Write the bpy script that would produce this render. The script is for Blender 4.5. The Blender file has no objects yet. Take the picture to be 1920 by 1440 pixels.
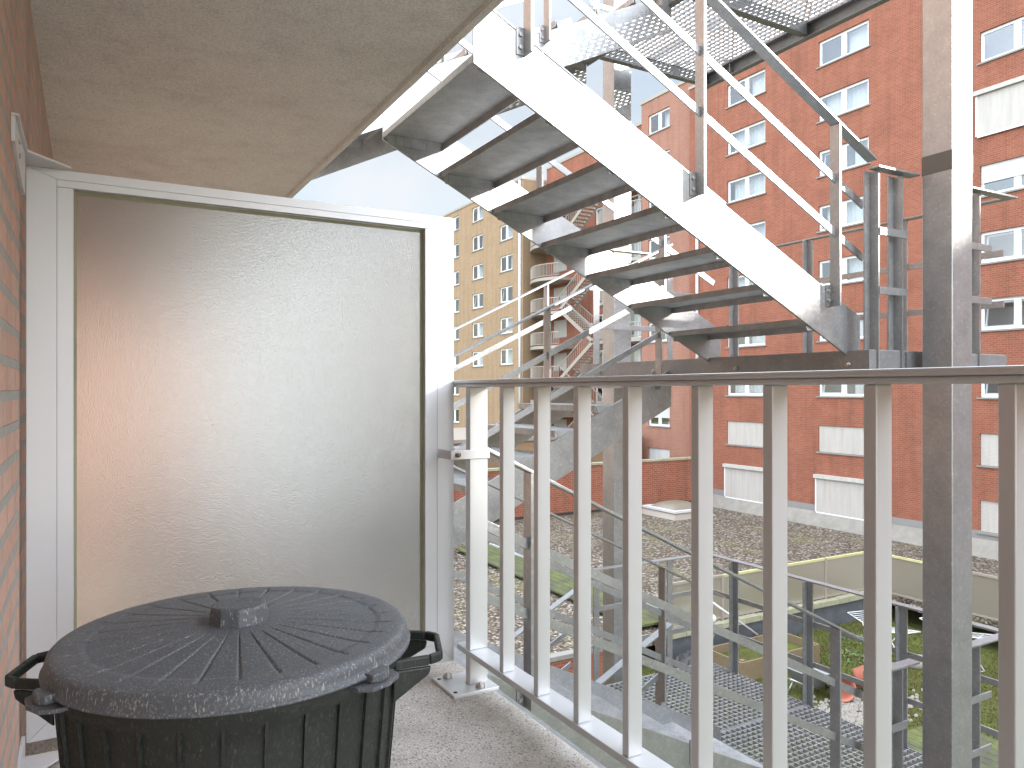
import bpy, math, random
from mathutils import Vector, Matrix
random.seed(7)
C = bpy.context.scene.collection
SC = bpy.context.scene

# ------------------------------------------------------------------ camera, sky, sun, exposure
TH = math.atan((960 - 163) / 1415.0)
cam_d = bpy.data.cameras.new('camera')
cam_d.sensor_width = 36.0
cam_d.lens = 1415.0 / 1920.0 * 36.0
cam_d.shift_y = 11.0 / 1920.0
cam_d.clip_start = 0.02
cam_d.clip_end = 600.0
cam = bpy.data.objects.new('camera', cam_d)
C.objects.link(cam)
cam.location = (0, 0, 1.07)
cam.rotation_euler = (math.radians(90), 0, -TH)
SC.camera = cam

SUN = Vector((1.0, -0.8, 0.5)).normalized()
ELEV = math.asin(SUN.z)
AZ = math.atan2(SUN.x, SUN.y)
world = bpy.data.worlds.new("World")
SC.world = world
world.use_nodes = True
wn, wl = world.node_tree.nodes, world.node_tree.links
wn.clear()
out = wn.new('ShaderNodeOutputWorld')
bg = wn.new('ShaderNodeBackground')
sky = wn.new('ShaderNodeTexSky')
sky.sky_type = 'NISHITA'
sky.sun_disc = False
sky.sun_elevation = ELEV
sky.sun_rotation = AZ
sky.air_density = 1.0
sky.dust_density = 1.0
sky.ozone_density = 1.0
tc = wn.new('ShaderNodeTexCoord')
cn = wn.new('ShaderNodeTexNoise')
cn.inputs['Scale'].default_value = 2.2
cn.inputs['Detail'].default_value = 6
cn.inputs['Roughness'].default_value = 0.6
cr = wn.new('ShaderNodeValToRGB')
cr.color_ramp.elements[0].position = 0.36
cr.color_ramp.elements[0].color = (0.25, 0.25, 0.25, 1)
cr.color_ramp.elements[1].position = 0.62
cr.color_ramp.elements[1].color = (0.85, 0.85, 0.85, 1)
# thin cloud, shaped bright behind the camera and overhead as fill, dim in view
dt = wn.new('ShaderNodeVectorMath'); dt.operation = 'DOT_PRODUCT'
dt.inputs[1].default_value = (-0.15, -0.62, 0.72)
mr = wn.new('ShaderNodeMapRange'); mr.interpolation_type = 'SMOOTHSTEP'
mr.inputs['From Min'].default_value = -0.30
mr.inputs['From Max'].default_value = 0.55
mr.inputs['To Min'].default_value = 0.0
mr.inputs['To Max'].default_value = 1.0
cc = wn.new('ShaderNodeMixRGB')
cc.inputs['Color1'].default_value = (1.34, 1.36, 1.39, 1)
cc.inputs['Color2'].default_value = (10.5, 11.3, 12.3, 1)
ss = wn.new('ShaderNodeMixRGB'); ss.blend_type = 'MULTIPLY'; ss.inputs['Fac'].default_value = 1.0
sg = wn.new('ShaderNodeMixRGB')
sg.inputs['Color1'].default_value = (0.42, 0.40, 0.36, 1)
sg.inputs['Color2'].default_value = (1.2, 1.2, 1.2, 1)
cm = wn.new('ShaderNodeMixRGB')
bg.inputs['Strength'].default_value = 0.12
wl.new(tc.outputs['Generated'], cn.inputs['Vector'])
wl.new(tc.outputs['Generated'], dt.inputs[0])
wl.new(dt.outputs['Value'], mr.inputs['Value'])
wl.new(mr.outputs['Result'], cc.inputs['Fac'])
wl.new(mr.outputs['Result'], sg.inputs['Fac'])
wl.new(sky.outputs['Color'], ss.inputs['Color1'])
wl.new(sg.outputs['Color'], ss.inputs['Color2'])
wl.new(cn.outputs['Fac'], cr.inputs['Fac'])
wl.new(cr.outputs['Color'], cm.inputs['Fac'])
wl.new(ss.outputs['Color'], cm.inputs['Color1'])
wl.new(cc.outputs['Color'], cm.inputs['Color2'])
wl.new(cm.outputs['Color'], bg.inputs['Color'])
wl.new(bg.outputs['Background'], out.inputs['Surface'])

sun_d = bpy.data.lights.new('sun', 'SUN')
sun_d.energy = 2.0
sun_d.angle = math.radians(0.5)
sun_d.color = (1.0, 0.95, 0.87)
sun = bpy.data.objects.new('sun', sun_d)
C.objects.link(sun)
sun.rotation_euler = SUN.to_track_quat('Z', 'Y').to_euler()

SC.view_settings.view_transform = 'Standard'
SC.view_settings.look = 'None'
SC.view_settings.exposure = 2.55
SC.view_settings.gamma = 1.0
SC.view_settings.use_curve_mapping = False
SC.cycles.max_bounces = 10
SC.cycles.transmission_bounces = 8
SC.cycles.transparent_max_bounces = 12
SC.cycles.sample_clamp_indirect = 6.0

# ------------------------------------------------------------------ materials
class NT:
    def __init__(s, name):
        s.m = bpy.data.materials.new(name)
        s.m.use_nodes = True
        s.n, s.l = s.m.node_tree.nodes, s.m.node_tree.links
        s.b = s.n['Principled BSDF']
    def new(s, t, **kw):
        x = s.n.new(t)
        for k, v in kw.items():
            if k in x.inputs: x.inputs[k].default_value = v
            else: setattr(x, k, v)
        return x
    def coord(s, scale=(1, 1, 1), kind='Object', rot=(0, 0, 0)):
        t = s.new('ShaderNodeTexCoord')
        mp = s.new('ShaderNodeMapping')
        mp.inputs['Scale'].default_value = scale
        mp.inputs['Rotation'].default_value = rot
        s.l.new(t.outputs[kind], mp.inputs['Vector'])
        return mp.outputs['Vector']
    def noise(s, vec, scale, detail=4, rough=0.55):
        x = s.new('ShaderNodeTexNoise')
        x.inputs['Scale'].default_value = scale
        x.inputs['Detail'].default_value = detail
        x.inputs['Roughness'].default_value = rough
        s.l.new(vec, x.inputs['Vector'])
        return x.outputs['Fac']
    def ramp(s, fac, stops):
        r = s.new('ShaderNodeValToRGB')
        e = r.color_ramp.elements
        while len(e) < len(stops): e.new(0.5)
        for i, (p, c) in enumerate(stops):
            e[i].position = p
            e[i].color = (c[0], c[1], c[2], 1) if hasattr(c, '__len__') else (c, c, c, 1)
        s.l.new(fac, r.inputs['Fac'])
        return r.outputs['Color']
    def mix(s, a, b, fac, mode='MIX'):
        x = s.new('ShaderNodeMixRGB', blend_type=mode)
        for key, v in (('Color1', a), ('Color2', b), ('Fac', fac)):
            if hasattr(v, 'is_output'): s.l.new(v, x.inputs[key])
            elif hasattr(v, '__len__'): x.inputs[key].default_value = (v[0], v[1], v[2], 1)
            else: x.inputs[key].default_value = v
        return x.outputs['Color']
    def bump(s, h, strength=0.3, dist=0.01):
        b = s.new('ShaderNodeBump')
        b.inputs['Strength'].default_value = strength
        b.inputs['Distance'].default_value = dist
        s.l.new(h, b.inputs['Height'])
        s.l.new(b.outputs['Normal'], s.b.inputs['Normal'])
    def set(s, col=None, rough=None, metal=None, spec=None):
        if col is not None:
            if hasattr(col, 'is_output'): s.l.new(col, s.b.inputs['Base Color'])
            else: s.b.inputs['Base Color'].default_value = (*col, 1)
        if rough is not None:
            if hasattr(rough, 'is_output'): s.l.new(rough, s.b.inputs['Roughness'])
            else: s.b.inputs['Roughness'].default_value = rough
        if metal is not None: s.b.inputs['Metallic'].default_value = metal
        if spec is not None: s.b.inputs['Specular IOR Level'].default_value = spec
        return s

def plain(name, col, rough=0.6, metal=0.0, var=0.12, scale=6.0, bump=0.0, spec=0.5):
    t = NT(name)
    v = t.coord()
    f = t.noise(v, scale, 5)
    c = t.mix([x * (1 - var) for x in col], [min(1, x * (1 + var)) for x in col], f)
    t.set(c, rough, metal, spec)
    if bump: t.bump(t.noise(v, scale * 12, 3), bump, 0.004)
    return t.m

def galvanised(name, base=0.50, metal=0.55, rough=0.42):
    t = NT(name)
    v = t.coord((1, 1, 1))
    vo = t.new('ShaderNodeTexVoronoi')
    vo.inputs['Scale'].default_value = 85
    t.l.new(v, vo.inputs['Vector'])
    bw = t.new('ShaderNodeSeparateColor')
    t.l.new(vo.outputs['Color'], bw.inputs['Color'])
    f2 = t.noise(v, 9, 5, 0.65)
    f3 = t.noise(v, 60, 3)
    sp = t.ramp(bw.outputs[0], [(0.0, base * 0.93), (0.86, base * 1.02), (1.0, base * 1.16)])
    bl = t.ramp(f2, [(0.3, (0.80, 0.82, 0.83)), (0.7, (1.0, 1.01, 1.02))])
    c = t.mix(sp, bl, 1.0, 'MULTIPLY')
    st = t.ramp(f3, [(0.28, 0.78), (0.42, 1.0)])
    c = t.mix(c, st, 0.35, 'MULTIPLY')
    r = t.ramp(bw.outputs[0], [(0, rough - 0.03), (1, rough + 0.05)])
    t.set(c, r, metal)
    return t.m

def brick(name, c1, c2, mortar, bw=0.21, bh=0.068, ms=0.01, axis='YZ', bump=0.5, dirt=0.25, moff=0.0):
    t = NT(name)
    tc_ = t.new('ShaderNodeTexCoord')
    sx = t.new('ShaderNodeSeparateXYZ')
    cx = t.new('ShaderNodeCombineXYZ')
    t.l.new(tc_.outputs['Object'], sx.inputs[0])
    a = {'YZ': 1, 'XZ': 0}[axis]
    t.l.new(sx.outputs[a], cx.inputs[0]); t.l.new(sx.outputs[2], cx.inputs[1])
    br = t.new('ShaderNodeTexBrick')
    br.offset = 0.5
    br.inputs['Scale'].default_value = 1.0
    br.inputs['Brick Width'].default_value = bw
    br.inputs['Row Height'].default_value = bh
    br.inputs['Mortar Size'].default_value = ms
    br.inputs['Mortar Smooth'].default_value = 0.15
    br.inputs['Bias'].default_value = 0.0
    br.inputs['Color1'].default_value = (*c1, 1)
    br.inputs['Color2'].default_value = (*c2, 1)
    br.inputs['Mortar'].default_value = (*mortar, 1)
    t.l.new(cx.outputs[0], br.inputs['Vector'])
    n = t.noise(cx.outputs[0], 0.7, 5, 0.6)
    d = t.ramp(n, [(0.3, 1.0 - dirt), (0.65, 1.0)])
    c = t.mix(br.outputs['Color'], d, 1.0, 'MULTIPLY')
    n2 = t.noise(cx.outputs[0], 35, 3)
    c = t.mix(c, t.ramp(n2, [(0.3, 0.86), (0.7, 1.08)]), 0.8, 'MULTIPLY')
    mp = t.new('ShaderNodeMapping'); mp.inputs['Scale'].default_value = (2.2, 0.10, 1)      # rain streaks
    t.l.new(cx.outputs[0], mp.inputs['Vector'])
    c = t.mix(c, t.ramp(t.noise(mp.outputs[0], 1.0, 5, 0.7), [(0.30, 0.74), (0.52, 1.0)]), 0.75, 'MULTIPLY')
    t.set(c, 0.85, 0, 0.25)
    h = t.mix(br.outputs['Fac'], n2, 0.12)
    inv = t.new('ShaderNodeInvert'); t.l.new(h, inv.inputs['Color'])
    t.bump(inv.outputs['Color'], bump, 0.006)
    return t.m

M = {}
M['galv'] = galvanised('galvanised_steel', 0.41, 0.74, 0.37)
M['galv_dark'] = galvanised('weathered_galvanised_steel', 0.30, 0.7, 0.48)
M['galv_grate'] = galvanised('galvanised_grating', 0.46, 0.3, 0.45)
M['alu'] = plain('coated_aluminium', (0.60, 0.605, 0.605), 0.38, 0.38, 0.06, 3)
M['alu_white'] = plain('white_aluminium', (0.63, 0.635, 0.64), 0.34, 0.1, 0.04, 3)
M['joint'] = plain('dark_steel_band', (0.12, 0.115, 0.105), 0.5, 0.3, 0.15, 4)
M['box'] = plain('weathered_box', (0.40, 0.385, 0.34), 0.8, 0, 0.3, 5)
M['rust'] = plain('rusty_bolt', (0.25, 0.13, 0.08), 0.7, 0.3, 0.4, 60)
M['bolt'] = plain('bolt_steel', (0.45, 0.43, 0.40), 0.4, 0.7, 0.2, 30)
M['brick_near'] = brick('salmon_brick', (0.67, 0.44, 0.335), (0.62, 0.39, 0.29), (0.43, 0.42, 0.38), 0.21, 0.0755, 0.012, 'YZ', 0.6, 0.18)
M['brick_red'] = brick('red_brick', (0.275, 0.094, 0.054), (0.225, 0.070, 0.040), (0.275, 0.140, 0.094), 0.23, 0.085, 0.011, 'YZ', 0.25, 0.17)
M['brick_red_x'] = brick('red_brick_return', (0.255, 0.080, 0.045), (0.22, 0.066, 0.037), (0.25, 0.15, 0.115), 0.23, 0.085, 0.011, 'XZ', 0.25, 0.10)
M['brick_garden'] = brick('garden_wall_brick', (0.30, 0.092, 0.05), (0.235, 0.066, 0.036), (0.30, 0.18, 0.125), 0.29, 0.112, 0.014, 'XZ', 0.25, 0.15)
M['brick_orange'] = brick('orange_brick', (0.31, 0.135, 0.088), (0.27, 0.115, 0.074), (0.30, 0.20, 0.155), 0.23, 0.085, 0.011, 'YZ', 0.25, 0.10)
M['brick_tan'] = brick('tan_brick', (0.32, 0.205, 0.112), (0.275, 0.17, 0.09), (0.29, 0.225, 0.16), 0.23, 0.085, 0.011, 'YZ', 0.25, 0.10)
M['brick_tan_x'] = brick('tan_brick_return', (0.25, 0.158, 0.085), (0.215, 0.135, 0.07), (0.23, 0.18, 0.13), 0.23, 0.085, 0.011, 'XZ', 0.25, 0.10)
M['white'] = plain('white_window_frame', (0.68, 0.68, 0.67), 0.35, 0, 0.03, 2)
M['cream'] = plain('cream_paint', (0.27, 0.23, 0.19), 0.5, 0, 0.06, 3)
M['sill'] = plain('stone_sill', (0.20, 0.19, 0.17), 0.75, 0, 0.25, 4)
M['pipe'] = plain('grey_pipe', (0.52, 0.51, 0.50), 0.45, 0.1, 0.06, 2)
M['curtain'] = plain('white_curtain', (0.62, 0.63, 0.63), 0.9, 0, 0.05, 2)
M['dark_room'] = plain('dim_room', (0.28, 0.28, 0.28), 0.9, 0, 0.2, 1)
M['zinc'] = plain('roof_edge_metal', (0.33, 0.29, 0.24), 0.5, 0.3, 0.1, 2)
M['terracotta'] = plain('terracotta', (0.36, 0.125, 0.08), 0.7, 0, 0.12, 8)
M['wood'] = plain('weathered_wood', (0.16, 0.118, 0.065), 0.8, 0, 0.3, 9, 0.2)
M['block'] = plain('dark_block', (0.075, 0.08, 0.085), 0.85, 0, 0.5, 3, 0.2)
M['black'] = plain('black_rubber', (0.03, 0.03, 0.03), 0.6, 0, 0.3, 8)
M['whitepaint'] = plain('white_paint', (0.52, 0.52, 0.50), 0.4, 0, 0.06, 6)
M['membrane'] = plain('roof_membrane', (0.19, 0.172, 0.145), 0.75, 0, 0.4, 2.5)
M['plinth'] = plain('grey_plinth', (0.21, 0.20, 0.185), 0.8, 0, 0.15, 1.5)
M['stone'] = plain('mossy_coping', (0.27, 0.26, 0.17), 0.85, 0, 0.45, 3, 0.2)
M['leaf'] = plain('leaf_green', (0.07, 0.12, 0.03), 0.6, 0, 0.5, 3)
M['rock'] = plain('pale_rock', (0.22, 0.20, 0.17), 0.85, 0, 0.3, 6)

M['render'] = plain('pale_render', (0.46, 0.45, 0.42), 0.85, 0, 0.08, 1)
M['brick_near_x'] = brick('salmon_brick_return', (0.70, 0.44, 0.35), (0.66, 0.40, 0.31), (0.37, 0.36, 0.33), 0.21, 0.0755, 0.012, 'XZ', 0.4, 0.15)
def mk_concrete():
    t = NT('soffit_render'); v = t.coord()
    f = t.noise(v, 1.6, 6, 0.65); g = t.noise(v, 130, 2); k = t.noise(v, 5.5, 5, 0.7)
    c = t.ramp(f, [(0.28, (0.60, 0.565, 0.52)), (0.5, (0.68, 0.65, 0.605)), (0.75, (0.72, 0.695, 0.64))])
    c = t.mix(c, t.ramp(g, [(0.35, 0.80), (0.62, 1.15)]), 0.8, 'MULTIPLY')
    c = t.mix(c, t.ramp(k, [(0.3, 0.82), (0.5, 1.0)]), 0.7, 'MULTIPLY')
    t.set(c, 0.9, 0, 0.2)
    t.bump(g, 0.5, 0.004)
    return t.m
M['soffit'] = mk_concrete()

def mk_aggregate():
    t = NT('washed_aggregate'); v = t.coord()
    vo = t.new('ShaderNodeTexVoronoi'); vo.inputs['Scale'].default_value = 150
    t.l.new(v, vo.inputs['Vector'])
    se = t.new('ShaderNodeSeparateColor'); t.l.new(vo.outputs['Color'], se.inputs['Color'])
    c = t.ramp(se.outputs[0], [(0.0, (0.12, 0.11, 0.11)), (0.11, (0.20, 0.19, 0.18)), (0.20, (0.42, 0.39, 0.36)), (0.6, (0.53, 0.50, 0.46)), (1.0, (0.66, 0.64, 0.61))])
    d = t.ramp(vo.outputs['Distance'], [(0.30, 0.0), (0.62, 1.0)])
    c = t.mix(c, (0.45, 0.425, 0.39), d)
    n = t.noise(v, 3.0, 5, 0.65)
    c = t.mix(c, t.ramp(n, [(0.3, (0.74, 0.69, 0.63)), (0.62, (1.04, 1.03, 1.01))]), 1.0, 'MULTIPLY')
    t.set(c, 0.75, 0, 0.3)
    t.bump(d, 0.35, 0.003)
    return t.m
M['aggregate'] = mk_aggregate()

def mk_gravel():
    t = NT('roof_gravel'); v = t.coord()
    vo = t.new('ShaderNodeTexVoronoi'); vo.inputs['Scale'].default_value = 10.5
    t.l.new(v, vo.inputs['Vector'])
    se = t.new('ShaderNodeSeparateColor'); t.l.new(vo.outputs['Color'], se.inputs['Color'])
    c = t.ramp(se.outputs[0], [(0.0, (0.11, 0.085, 0.06)), (0.35, (0.17, 0.13, 0.095)), (0.7, (0.26, 0.21, 0.155)), (1.0, (0.42, 0.38, 0.33))])
    d = t.ramp(vo.outputs['Distance'], [(0.25, 1.0), (0.6, 0.35)])
    c = t.mix(c, d, 1.0, 'MULTIPLY')
    m = t.ramp(t.noise(v, 0.35, 6, 0.7), [(0.54, 0.0), (0.72, 0.65)])
    c = t.mix(c, (0.16, 0.16, 0.06), m)
    t.set(c, 0.9, 0, 0.2)
    inv = t.new('ShaderNodeInvert'); t.l.new(vo.outputs['Distance'], inv.inputs['Color'])
    t.bump(inv.outputs['Color'], 0.9, 0.06)
    return t.m
M['gravel'] = mk_gravel()

def mk_lawn():
    t = NT('lawn_soil'); v = t.coord()
    f = t.noise(v, 1.3, 6, 0.7); g = t.noise(v, 14, 4, 0.7)
    c = t.ramp(f, [(0.3, (0.075, 0.058, 0.024)), (0.5, (0.075, 0.085, 0.02)), (0.7, (0.11, 0.125, 0.028))])
    c = t.mix(c, t.ramp(g, [(0.3, 0.5), (0.7, 1.25)]), 0.9, 'MULTIPLY')
    t.set(c, 0.9, 0, 0.2); t.bump(g, 0.8, 0.05)
    return t.m
M['lawn'] = mk_lawn()

def mk_blade():
    t = NT('grass_blade'); v = t.coord()
    f = t.noise(v, 0.9, 5, 0.7); k = t.noise(v, 40, 2)
    c = t.ramp(f, [(0.36, (0.12, 0.09, 0.035)), (0.50, (0.085, 0.095, 0.022)), (0.72, (0.145, 0.165, 0.032))])
    c = t.mix(c, t.ramp(k, [(0.3, 0.7), (0.7, 1.25)]), 0.8, 'MULTIPLY')
    t.set(c, 0.7, 0, 0.2)
    return t.m
M['blade'] = mk_blade()

def mk_boards(name, dirv):
    t = NT(name); v = t.coord()
    sx = t.new('ShaderNodeSeparateXYZ'); t.l.new(v, sx.inputs[0])
    f = t.noise(v, 1.1, 5, 0.7); g = t.noise(v, 9, 4)
    c = t.ramp(f, [(0.32, (0.07, 0.07, 0.055)), (0.52, (0.09, 0.10, 0.045)), (0.7, (0.13, 0.145, 0.04))])
    c = t.mix(c, t.ramp(g, [(0.3, 0.75), (0.7, 1.15)]), 0.8, 'MULTIPLY')
    t.set(c, 0.85, 0, 0.2)
    return t.m
M['moss_board'] = mk_boards('mossy_board', 0)

def mk_checker():
    t = NT('chequer_plate'); v = t.coord()
    sx = t.new('ShaderNodeSeparateXYZ'); t.l.new(v, sx.inputs[0])
    def math_(op, a, b=None):
        x = t.new('ShaderNodeMath', operation=op)
        for i, q in enumerate((a, b)):
            if q is None: continue
            if hasattr(q, 'is_output'): t.l.new(q, x.inputs[i])
            else: x.inputs[i].default_value = q
        return x.outputs[0]
    P = 0.030
    a = math_('DIVIDE', math_('ADD', sx.outputs[0], sx.outputs[1]), P * 1.414)
    b = math_('DIVIDE', math_('SUBTRACT', sx.outputs[0], sx.outputs[1]), P * 1.414)
    fa = math_('SUBTRACT', math_('FRACT', a), 0.5); fb = math_('SUBTRACT', math_('FRACT', b), 0.5)
    par = math_('MODULO', math_('ABSOLUTE', math_('ADD', math_('FLOOR', a), math_('FLOOR', b))), 2.0)
    e1 = math_('ADD', math_('MULTIPLY', math_('MULTIPLY', fa, fa), 5.0), math_('MULTIPLY', math_('MULTIPLY', fb, fb), 60.0))
    e2 = math_('ADD', math_('MULTIPLY', math_('MULTIPLY', fa, fa), 60.0), math_('MULTIPLY', math_('MULTIPLY', fb, fb), 5.0))
    e = t.mix(e1, e2, par)
    h = t.ramp(e, [(0.35, 1.0), (1.0, 0.0)])
    n = t.noise(v, 12, 5, 0.6)
    c = t.ramp(n, [(0.3, (0.32, 0.33, 0.33)), (0.7, (0.47, 0.475, 0.475))])
    k = t.noise(t.coord((1, 3, 1)), 9, 4, 0.7)
    c = t.mix(c, t.ramp(k, [(0.28, 0.62), (0.40, 1.0)]), 0.7, 'MULTIPLY')
    t.set(c, 0.5, 0.35)
    t.bump(h, 0.7, 0.004)
    return t.m
M['checker'] = mk_checker()

def mk_shutter(name, col):
    t = NT(name); v = t.coord()
    w = t.new('ShaderNodeTexWave', wave_type='BANDS', bands_direction='Z')
    w.inputs['Scale'].default_value = 6.0
    t.l.new(v, w.inputs['Vector'])
    c = t.mix(col, t.ramp(w.outputs['Fac'], [(0.0, 0.72), (0.25, 1.0)]), 0.7, 'MULTIPLY')
    c = t.mix(c, t.ramp(t.noise(t.coord((1, 3.0, 0.25)), 1.6, 5, 0.7), [(0.30, 0.78), (0.6, 1.0)]), 0.8, 'MULTIPLY')
    t.set(c, 0.5); t.bump(w.outputs['Fac'], 0.3, 0.01)
    return t.m
M['shutter'] = mk_shutter('roller_shutter', (0.43, 0.395, 0.35))
M['shutter_white'] = mk_shutter('white_roller_shutter', (0.52, 0.51, 0.49))

def mk_pane():
    t = NT('window_pane')
    n, l = t.n, t.l
    n.remove(t.b)
    tr = n.new('ShaderNodeBsdfTransparent'); tr.inputs[0].default_value = (0.93, 0.945, 0.95, 1)
    gl = n.new('ShaderNodeBsdfGlossy'); gl.inputs['Roughness'].default_value = 0.0
    gl.inputs['Color'].default_value = (0.92, 0.92, 0.92, 1)
    mx = n.new('ShaderNodeMixShader'); mx.inputs[0].default_value = 0.14
    l.new(tr.outputs[0], mx.inputs[1]); l.new(gl.outputs[0], mx.inputs[2])
    l.new(mx.outputs[0], n['Material Output'].inputs['Surface'])
    return t.m
M['pane'] = mk_pane()

def mk_frost():
    t = NT('frosted_glass'); v = t.coord()
    t.set((0.67, 0.675, 0.665), 0.13, 0)
    t.b.inputs['Transmission Weight'].default_value = 1.0
    t.b.inputs['IOR'].default_value = 1.4
    n = t.mix(t.noise(v, 300, 2, 0.6), t.noise(v, 150, 2, 0.6), 0.3)
    t.bump(n, 0.85, 0.0026)
    return t.m
M['frost'] = mk_frost()

def mk_screen():
    t = NT('tinted_frosted_glass')
    t.set((0.27, 0.235, 0.18), 0.30, 0)
    t.b.inputs['Transmission Weight'].default_value = 0.35
    return t.m
M['screen'] = mk_screen()

def mk_plastic(name, col, dust):
    t = NT(name); v = t.coord()
    f = t.noise(v, 6, 5, 0.6); g = t.noise(v, 230, 3, 0.75); h = t.noise(t.coord((1, 1, 0.25)), 330, 2, 0.7)
    sp = t.ramp(g, [(0.54, 0.0), (0.68, 1.0)])
    s2 = t.ramp(h, [(0.58, 0.0), (0.68, 1.0)])
    pt = t.ramp(t.noise(v, 11, 4, 0.6), [(0.35, 0.25), (0.65, 1.0)])
    sp = t.mix(sp, pt, 1.0, 'MULTIPLY')
    if dust > 0.2:      # dust gathers on the outer step of the lid
        sx = t.new('ShaderNodeSeparateXYZ'); t.l.new(v, sx.inputs[0])
        ln = t.new('ShaderNodeVectorMath', operation='LENGTH'); cx = t.new('ShaderNodeCombineXYZ')
        t.l.new(sx.outputs[0], cx.inputs[0]); t.l.new(sx.outputs[1], cx.inputs[1]); t.l.new(cx.outputs[0], ln.inputs[0])
        ring = t.ramp(ln.outputs['Value'], [(0.0, 0.35), (0.205, 0.5), (0.219, 1.0), (0.250, 1.0), (0.262, 0.8)])
        sp = t.mix(sp, ring, 1.0, 'MULTIPLY'); dust = 0.85
    c = t.mix(col, [x * 1.35 for x in col], f)
    c = t.mix(c, (0.36, 0.34, 0.30), t.mix((0, 0, 0), sp, dust))
    c = t.mix(c, (0.42, 0.40, 0.36), t.mix((0, 0, 0), s2, dust * 0.8))
    t.set(c, t.ramp(g, [(0.4, 0.42), (0.66, 0.7)]), 0, 0.5)
    t.bump(g, 0.08, 0.002)
    return t.m
M['lid'] = mk_plastic('dusty_lid_plastic', (0.066, 0.073, 0.081), 0.30)
M['bin'] = mk_plastic('bin_plastic', (0.013, 0.017, 0.014), 0.10)

# ------------------------------------------------------------------ mesh helpers
class MB:
    def __init__(s): s.v, s.f, s.sm = [], [], []
    def add(s, vs, fs, smooth=False):
        o = len(s.v); s.v += [Vector(p) for p in vs]
        s.f += [[i + o for i in f] for f in fs]; s.sm += [smooth] * len(fs)
        return s
    def box(s, x0, x1, y0, y1, z0, z1):
        vs = [(x, y, z) for z in (z0, z1) for y in (y0, y1) for x in (x0, x1)]
        return s.add(vs, [(0, 2, 3, 1), (4, 5, 7, 6), (0, 1, 5, 4), (2, 6, 7, 3), (0, 4, 6, 2), (1, 3, 7, 5)])
    def bar(s, a, b, w, h, up=(0, 0, 1)):       # w across, h along 'up'
        a, b = Vector(a), Vector(b); d = (b - a).normalized(); up = Vector(up)
        sd = d.cross(up).normalized(); u = sd.cross(d).normalized()
        vs = [p + sd * (w / 2 * i) + u * (h / 2 * j) for p in (a, b) for j in (-1, 1) for i in (-1, 1)]
        return s.add(vs, [(0, 2, 3, 1), (4, 5, 7, 6), (0, 1, 5, 4), (2, 6, 7, 3), (0, 4, 6, 2), (1, 3, 7, 5)])
    def prism(s, pts, axis, a, b):              # polygon in the plane across 'axis', extruded from a to b
        def P(p, t):
            return {'x': (t, p[0], p[1]), 'y': (p[0], t, p[1]), 'z': (p[0], p[1], t)}[axis]
        n = len(pts)
        vs = [P(p, a) for p in pts] + [P(p, b) for p in pts]
        fs = [list(range(n))[::-1], [i + n for i in range(n)]] + [(i, (i + 1) % n, (i + 1) % n + n, i + n) for i in range(n)]
        return s.add(vs, fs)
    def tube(s, pts, r, n=8, caps=True):
        pts = [Vector(p) for p in pts]; rings = []
        for i, p in enumerate(pts):
            d = (pts[min(i + 1, len(pts) - 1)] - pts[max(i - 1, 0)]).normalized()
            a = d.orthogonal().normalized() if i == 0 else (rings[-1][1] - d * rings[-1][1].dot(d)).normalized()
            rings.append((d, a))
        vs = []
        for p, (d, a) in zip(pts, rings):
            b = d.cross(a)
            vs += [p + (a * math.cos(2 * math.pi * k / n) + b * math.sin(2 * math.pi * k / n)) * r for k in range(n)]
        fs = [(i * n + k, i * n + (k + 1) % n, (i + 1) * n + (k + 1) % n, (i + 1) * n + k) for i in range(len(pts) - 1) for k in range(n)]
        s.add(vs, fs, True)
        if caps:
            o = len(s.v) - len(vs)
            s.f.append([o + k for k in range(n)][::-1]); s.sm.append(False)
            s.f.append([o + len(vs) - n + k for k in range(n)]); s.sm.append(False)
        return s
    def lathe(s, prof, c, n=48, a0=0.0, smooth=True):
        vs = [(c[0] + r * math.cos(a0 + 2 * math.pi * k / n), c[1] + r * math.sin(a0 + 2 * math.pi * k / n), c[2] + z) for r, z in prof for k in range(n)]
        fs = [(i * n + k, i * n + (k + 1) % n, (i + 1) * n + (k + 1) % n, (i + 1) * n + k) for i in range(len(prof) - 1) for k in range(n)]
        return s.add(vs, fs, smooth)
    def build(s, name, mat, parent=None, bevel=0.0):
        off = Vector((0, 0, 0))
        p = parent
        while p is not None:
            off += p.location; p = p.parent
        me = bpy.data.meshes.new(name)
        me.from_pydata([v - off for v in s.v], [], s.f)
        me.polygons.foreach_set('use_smooth', s.sm)
        me.materials.append(M[mat] if isinstance(mat, str) else mat)
        me.update()
        o = bpy.data.objects.new(name, me); C.objects.link(o)
        if parent is not None: o.parent = parent
        if bevel:
            b = o.modifiers.new('bevel', 'BEVEL'); b.width = bevel; b.segments = 2; b.limit_method = 'ANGLE'
        return o

def tag(o, label=None, cat=None, group=None, kind=None):
    if label: o['label'] = label
    if cat: o['category'] = cat
    if group: o['group'] = group
    if kind: o['kind'] = kind
    return o
def thing(name, label, cat, loc=(0, 0, 0), group=None):
    o = bpy.data.objects.new(name, None); C.objects.link(o); o.location = loc
    o.empty_display_size = 0.1
    return tag(o, label, cat, group)
def copy_tree(o, parent=None):
    c = o.copy(); C.objects.link(c)
    if parent is not None: c.parent = parent
    for ch in list(o.children): copy_tree(ch, c)
    return c

# ------------------------------------------------------------------ ground and terrain
ZG, ZR = -6.30, -5.47
b = MB().box(-120, 260, -160, 260, ZG - 1.0, ZG - 0.06); tag(b.build('ground', 'lawn'), kind='structure')
b = MB().box(4, 22.25, -6, 15.72, ZG - 0.05, ZG); tag(b.build('lawn', 'lawn'), kind='structure')
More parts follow.
